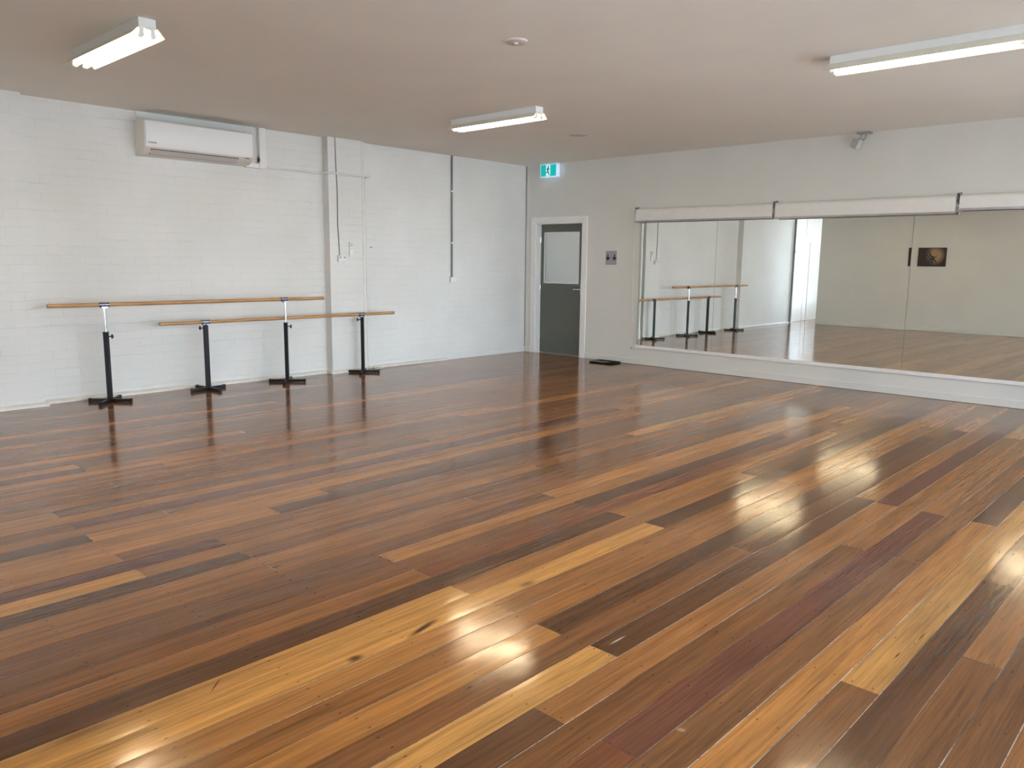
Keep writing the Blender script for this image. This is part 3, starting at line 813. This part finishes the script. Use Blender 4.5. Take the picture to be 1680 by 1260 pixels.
t = thing('wall_conduit', 'grey vertical conduit on the brick wall, ending at a white outlet near the corner', 'conduit', (0, -1.618, 1.21))
bm = B(); add_tube(bm, [(.016, 0, 0), (.016, 0, HC - 1.211)], .0135, 14); obj('conduit_pipe', bm, MT['conduit'], t, True)
for z in (.503, 1.237):
    bm = B(); add_tube(bm, [(.016, 0, z - .012), (.016, 0, z + .012)], .0165, 14); add_box(bm, 0, .012, -.032, .032, z - .011, z + .011); obj('saddle_clip', bm, MT['white'], t, True)
t = thing('power_outlet', 'white square power outlet at the foot of the grey wall conduit', 'power outlet', (0, -1.605, 1.143))
bm = B(); add_box(bm, 0, .04, -.055, .055, 0, .075); obj('outlet_box', bm, MT['white'], t, bevel=.004)
bm = B(); add_box(bm, .0401, .0412, -.02, .02, .02, .055); obj('outlet_socket', bm, MT['white'], t)

# small screw plug on the brick right of the pipe
bm = B(); add_tube(bm, [(0, -3.06, 1.62), (.008, -3.06, 1.62)], .010, 8); add_tube(bm, [(.006, -3.085, 1.62), (.006, -3.035, 1.62)], .003, 6)
tag(obj('wall_hook', bm, MT['greyplastic']), 'tiny grey hook on the brick wall right of the downpipe', 'hook')

# dark pipe on the left wall seen in the mirror
bm = B(); add_tube(bm, [(.152, -9.74, .001), (.152, -9.74, HC - .001)], .026, 12)
add_tube(bm, [(.158, -9.74, 1.75), (.158, -9.74, 1.79)], .034, 12)
tag(obj('dark_downpipe', bm, MT['conduit'], smooth=True), 'dark vertical pipe by the passage opening, seen in the second mirror panel', 'pipe')

# ------------------------------------------------------------------ exit sign
t = thing('exit_sign', 'lit green exit sign with a running figure, hung above the grey door', 'exit sign', (.37, -.10, 2.742))
bm = B(); add_box(bm, -.004, .336, -.012, .098, .190, HC - 2.743); obj('mounting_bar', bm, MT['white'], t, bevel=.003)
bm = B(); add_box(bm, 0, .332, 0, .075, 0, .192); obj('sign_case', bm, MT['exitcase'], t, bevel=.003)
bm = B(); add_box(bm, .016, .322, -.0025, -.0002, .012, .182); obj('sign_face', bm, MT['green'], t)
bm = B(); add_box(bm, .126, .206, -.0045, -.0026, .016, .178); pn = obj('doorway_symbol', bm, MT['exitwhite'], t)
bm = B()
yo = -.0062
def stroke(bm, pts, r):
    add_tube(bm, [(a, yo, b) for a, b in pts], r, 6)
bmesh.ops.create_circle(bm, cap_ends=True, radius=.014, segments=12, matrix=Matrix.Translation((.172, yo, .152)) @ Matrix.Rotation(PI / 2, 4, 'X'))
stroke(bm, [(.168, .138), (.163, .095)], .012)
stroke(bm, [(.163, .096), (.150, .066), (.128, .062)], .0085)
stroke(bm, [(.163, .096), (.176, .062), (.190, .026)], .0085)
stroke(bm, [(.168, .132), (.148, .122), (.142, .100)], .006)
stroke(bm, [(.168, .132), (.188, .112), (.202, .118)], .006)
for v in bm.verts: v.co.y = yo + (v.co.y - yo) * .25
obj('running_figure', bm, MT['exitman'], pn)

# ------------------------------------------------------------------ toilet sign
t = thing('toilet_sign', 'small lilac grey sign with two black figures between the door and mirrors', 'sign', (1.602, 0, 1.423))
bm = B(); add_box(bm, 0, .197, -.004, 0, 0, .203); obj('sign_plate', bm, MT['signgrey'], t)
for cx in (.040, .158):
    bm = B()
    bmesh.ops.create_circle(bm, cap_ends=True, radius=.0125, segments=14, matrix=Matrix.Translation((cx, -.0055, .140)) @ Matrix.Rotation(PI / 2, 4, 'X'))
    pts = [(-.015, .066), (.015, .066), (.016, .098), (.034, .078), (.039, .083), (.026, .108), (.012, .122), (-.012, .122), (-.026, .108), (-.039, .083), (-.034, .078), (-.016, .098)]
    add_prism(bm, [(cx + a, b2) for a, b2 in pts], 'y', -.0060, -.0042)
    obj('person_symbol', bm, MT['ink'], t)
text_mesh('or', .034, 'lettering', plain('grey_lettering', (.13, .12, .14), .5), t, (.098, -.0046, .118), (PI / 2, 0, 0), .0004)

# ------------------------------------------------------------------ sensor camera on the mirror wall
t = thing('security_sensor', 'grey motion sensor on a bracket where mirror wall meets ceiling', 'sensor', (5.20, 0, HC))
bm = B(); add_box(bm, -.060, .085, -.10, 0, -.022, -.0005); obj('mounting_plate', bm, MT['greyplastic'], t, bevel=.003)
bm = B(); add_tube(bm, [(-.005, -.07, -.02), (-.015, -.075, -.06), (-.05, -.085, -.085)], .011, 8); add_tube(bm, [(.035, -.06, -.02), (.03, -.07, -.07), (.0, -.08, -.10)], .009, 8)
obj('bracket_arm', bm, MT['greyplastic'], t, True)
Rm = Matrix.Translation((-.055, -.09, -.12)) @ Matrix.Rotation(-.35, 4, 'Z') @ Matrix.Rotation(.42, 4, 'Y')
bm = B(); add_box(bm, -.035, .045, -.035, .035, -.055, .045, Rm); hd = obj('sensor_head', bm, MT['conduit_light'], t, bevel=.004)
bm = B(); add_box(bm, -.040, -.0352, -.029, .029, -.045, .035, Rm); obj('sensor_lens', bm, MT['lens'], hd)

# ------------------------------------------------------------------ ceiling discs
t = thing('smoke_detector', 'small flat round detector disc on the ceiling between the lights', 'smoke detector', (4.765, -5.355, HC))
bm = B(); add_tube(bm, [(0, 0, -.0005), (0, 0, -.012), (0, 0, -.016)], [.078, .076, .068], 28); obj('disc_cover', bm, MT['disc'], t, True)
bm = B(); add_tube(bm, [(0, 0, -.016), (0, 0, -.024)], [.018, .013], 16); obj('sensor_button', bm, MT['white'], t, True)
t = thing('ceiling_speaker', 'faint round painted grille on the ceiling near the exit sign', 'speaker', (2.58, -1.935, HC))
bm = B(); add_tube(bm, [(0, 0, -.0005), (0, 0, -.006)], [.115, .110], 32); obj('speaker_rim', bm, MT['disc2'], t, True)
bm = B(); add_tube(bm, [(0, 0, -.004), (0, 0, -.007)], [.095, .093], 32); obj('speaker_grille', bm, MT['disc2'], t, True)

# ------------------------------------------------------------------ tray on the floor
bm = B()
def rrect(x0, x1, y0, y1, r, n=5):
    pts = []
    for cx, cy, a0 in ((x1 - r, y1 - r, 0), (x0 + r, y1 - r, PI / 2), (x0 + r, y0 + r, PI), (x1 - r, y0 + r, 3 * PI / 2)):
        for k in range(n + 1):
            a = a0 + PI / 2 * k / n; pts.append((cx + r * math.cos(a), cy + r * math.sin(a)))
    return pts
def loop(o_, z): return [bm.verts.new((a, b2, z)) for a, b2 in o_]
lv = [loop(rrect(-.19, .19, -.125, .125, .03), .0005), loop(rrect(-.21, .21, -.145, .145, .04), .020), loop(rrect(-.215, .215, -.15, .15, .045), .020),
      loop(rrect(-.195, .195, -.135, .135, .03), .018), loop(rrect(-.175, .175, -.125, .125, .025), .003)]
for a, b2 in zip(lv, lv[1:]):
    for k in range(len(a)): bm.faces.new((a[k], a[(k + 1) % len(a)], b2[(k + 1) % len(a)], b2[k]))
bm.faces.new(lv[0]); bm.faces.new(lv[-1])
o = obj('plastic_tray', bm, MT['tray'], smooth=True, loc=(1.775, -.185, 0)); o.rotation_euler = (0, 0, .05)
tag(o, 'shallow black plastic tray on the floor against the wall near the door', 'tray')

# ------------------------------------------------------------------ dance picture on the wall behind (seen in the mirror)
def mat_picture():
    m, nt, b, out = new_mat('dim_stage_photograph')
    tc = N(nt, 'ShaderNodeTexCoord')
    sp = N(nt, 'ShaderNodeSeparateXYZ'); nt.links.new(tc.outputs['Object'], sp.inputs[0])
    nz = N(nt, 'ShaderNodeTexNoise', i_Scale=7.0, i_Detail=4.0); nt.links.new(tc.outputs['Object'], nz.inputs['Vector'])
    gx = M(nt, 'DIVIDE', M(nt, 'SUBTRACT', sp.outputs[0], -.02 + .33 - .24), .15)
    gz = M(nt, 'DIVIDE', M(nt, 'SUBTRACT', sp.outputs[2], .25), .17)
    dd = M(nt, 'SQRT', M(nt, 'ADD', M(nt, 'MULTIPLY', gx, gx), M(nt, 'MULTIPLY', gz, gz)))
    dd = M(nt, 'ADD', dd, M(nt, 'MULTIPLY', M(nt, 'SUBTRACT', nz.outputs[0], .5), .4))
    nt.links.new(mixc(nt, maprange(nt, dd, .5, 1.35, 0, 1), (.38, .25, .14), (.045, .028, .030)), b.inputs['Base Color'])
    b.inputs['Roughness'].default_value = .35
    return m
t = thing('framed_picture', 'dark framed photograph of dancers on the far wall, seen reflected in the mirrors', 'picture', (3.10, YB, 1.45))
bm = B(); add_box(bm, -.29, .29, .001, .02, 0, .415); obj('picture_frame', bm, plain('dark_picture_frame', (.018, .015, .016), .4), t, bevel=.003)
bm = B(); add_box(bm, -.275, .275, .0201, .0215, .016, .399); ph = obj('picture_photo', bm, mat_picture(), t)
bm = B()
def st2(pts, r):
    add_tube(bm, [(-a, .0225, b2) for a, b2 in pts], r, 6)
# two dancers as a dark silhouette : one crouched, one arched above
st2([(-.10, .24), (-.075, .20), (-.02, .215), (.03, .245), (.055, .30), (.07, .345)], [.006, .010, .013, .016, .010, .006])
st2([(-.075, .20), (-.03, .185), (.03, .215)], [.008, .010, .012])
st2([(-.10, .075), (-.075, .14), (-.03, .17), (.03, .16), (.05, .10), (.075, .07)], [.007, .012, .018, .020, .014, .008])
st2([(-.02, .17), (-.01, .11), (.0, .065)], [.016, .016, .012])
st2([(.03, .17), (.085, .235)], [.010, .012])
st2([(.083, .232), (.095, .25)], [.014, .012])
for v in bm.verts: v.co.y = .0220 + (v.co.y - .0225) * .03
obj('dancer_silhouette', bm, MT['ink'], ph)

# ------------------------------------------------------------------ outside ground
bm = B(); add_box(bm, -25, 40, -40, 30, -.5, -.3); struct(obj('ground', bm, MT['ground']))

# ------------------------------------------------------------------ daylight
wd = bpy.data.worlds.new('sky'); bpy.context.scene.world = wd; wd.use_nodes = True
nt = wd.node_tree
for n in list(nt.nodes): nt.nodes.remove(n)
out = N(nt, 'ShaderNodeOutputWorld'); bg = N(nt, 'ShaderNodeBackground')
tc = N(nt, 'ShaderNodeTexCoord'); sp = N(nt, 'ShaderNodeSeparateXYZ')
nt.links.new(tc.outputs['Generated'], sp.inputs[0])
up = maprange(nt, sp.outputs[2], 0.0, .5, 0, 1)
c = mixc(nt, up, (.80, .90, 1.0), (.45, .66, 1.0))
nt.links.new(c, bg.inputs[0]); bg.inputs[1].default_value = 6.5
nt.links.new(bg.outputs[0], out.inputs[0])

def portal(name, loc, rot, sx, sy):
    l = bpy.data.lights.new(name, 'AREA'); l.shape = 'RECTANGLE'; l.size = sx; l.size_y = sy
    l.cycles.is_portal = True
    o = bpy.data.objects.new(name, l); C.objects.link(o); o.location = loc; o.rotation_euler = rot
for i, (a, b2) in enumerate(WIN):
    portal('daylight_portal', (XR + .22, (a + b2) / 2, (WZ0 + WZ1) / 2), (0, PI / 2, 0), WZ1 - WZ0, b2 - a)
portal('daylight_portal', (3.42, (PW0 + PW1) / 2, 1.5), (0, PI / 2, 0), 2.4, PW1 - PW0)
for (a, b2) in BWIN:
    portal('daylight_portal', ((a + b2) / 2, YB - .16, (BZ0 + BZ1) / 2), (PI / 2, 0, 0), b2 - a, BZ1 - BZ0)
portal('daylight_portal', (1.6, YE - .22, 1.5), (PI / 2, 0, 0), 2.6, 2.4)
portal('daylight_portal', (3.42, 1.6, 1.7), (0, PI / 2, 0), 1.6, 2.6)

sl = bpy.data.lights.new('sun', 'SUN'); sl.energy = 26; sl.angle = .01; sl.color = (1, .96, .90)
so = bpy.data.objects.new('sun', sl); C.objects.link(so)
so.rotation_euler = Vector((.18, -.62, -.76)).to_track_quat('-Z', 'Y').to_euler()   # comes from beyond the mirror wall and never enters the room
# ------------------------------------------------------------------ camera
cd = bpy.data.cameras.new('camera'); cam = bpy.data.objects.new('camera', cd); C.objects.link(cam)
yaw, pit, rol = -7.54162205e-01, -1.55010182e-01, 1.15129010e-02
f = Vector((math.sin(yaw) * math.cos(pit), math.cos(yaw) * math.cos(pit), math.sin(pit)))
r = f.cross(Vector((0, 0, 1))).normalized(); u = r.cross(f)
r2 = r * math.cos(rol) + u * math.sin(rol); u2 = -r * math.sin(rol) + u * math.cos(rol)
mat = Matrix((r2, u2, -f)).transposed().to_4x4(); mat.translation = (8.64493081, -9.48833794, 1.45803788)
cam.matrix_world = mat
cd.sensor_width = 36; cd.sensor_fit = 'HORIZONTAL'; cd.lens = 1288.22878 / 1680 * 36; cd.clip_start = .02
sc = bpy.context.scene
sc.camera = cam
sc.view_settings.view_transform = 'Standard'; sc.view_settings.look = 'None'
sc.view_settings.exposure = 0.62; sc.view_settings.gamma = 1.0; sc.view_settings.use_curve_mapping = False
cy = sc.cycles
cy.max_bounces = 9; cy.diffuse_bounces = 6; cy.glossy_bounces = 5; cy.transparent_max_bounces = 12
cy.caustics_reflective = True; cy.blur_glossy = 0.3; cy.sample_clamp_indirect = 8.0
cy.use_adaptive_sampling = True; cy.adaptive_threshold = .02
cy.use_denoising = True; cy.denoiser = 'OPENIMAGEDENOISE'
cy.use_light_tree = True
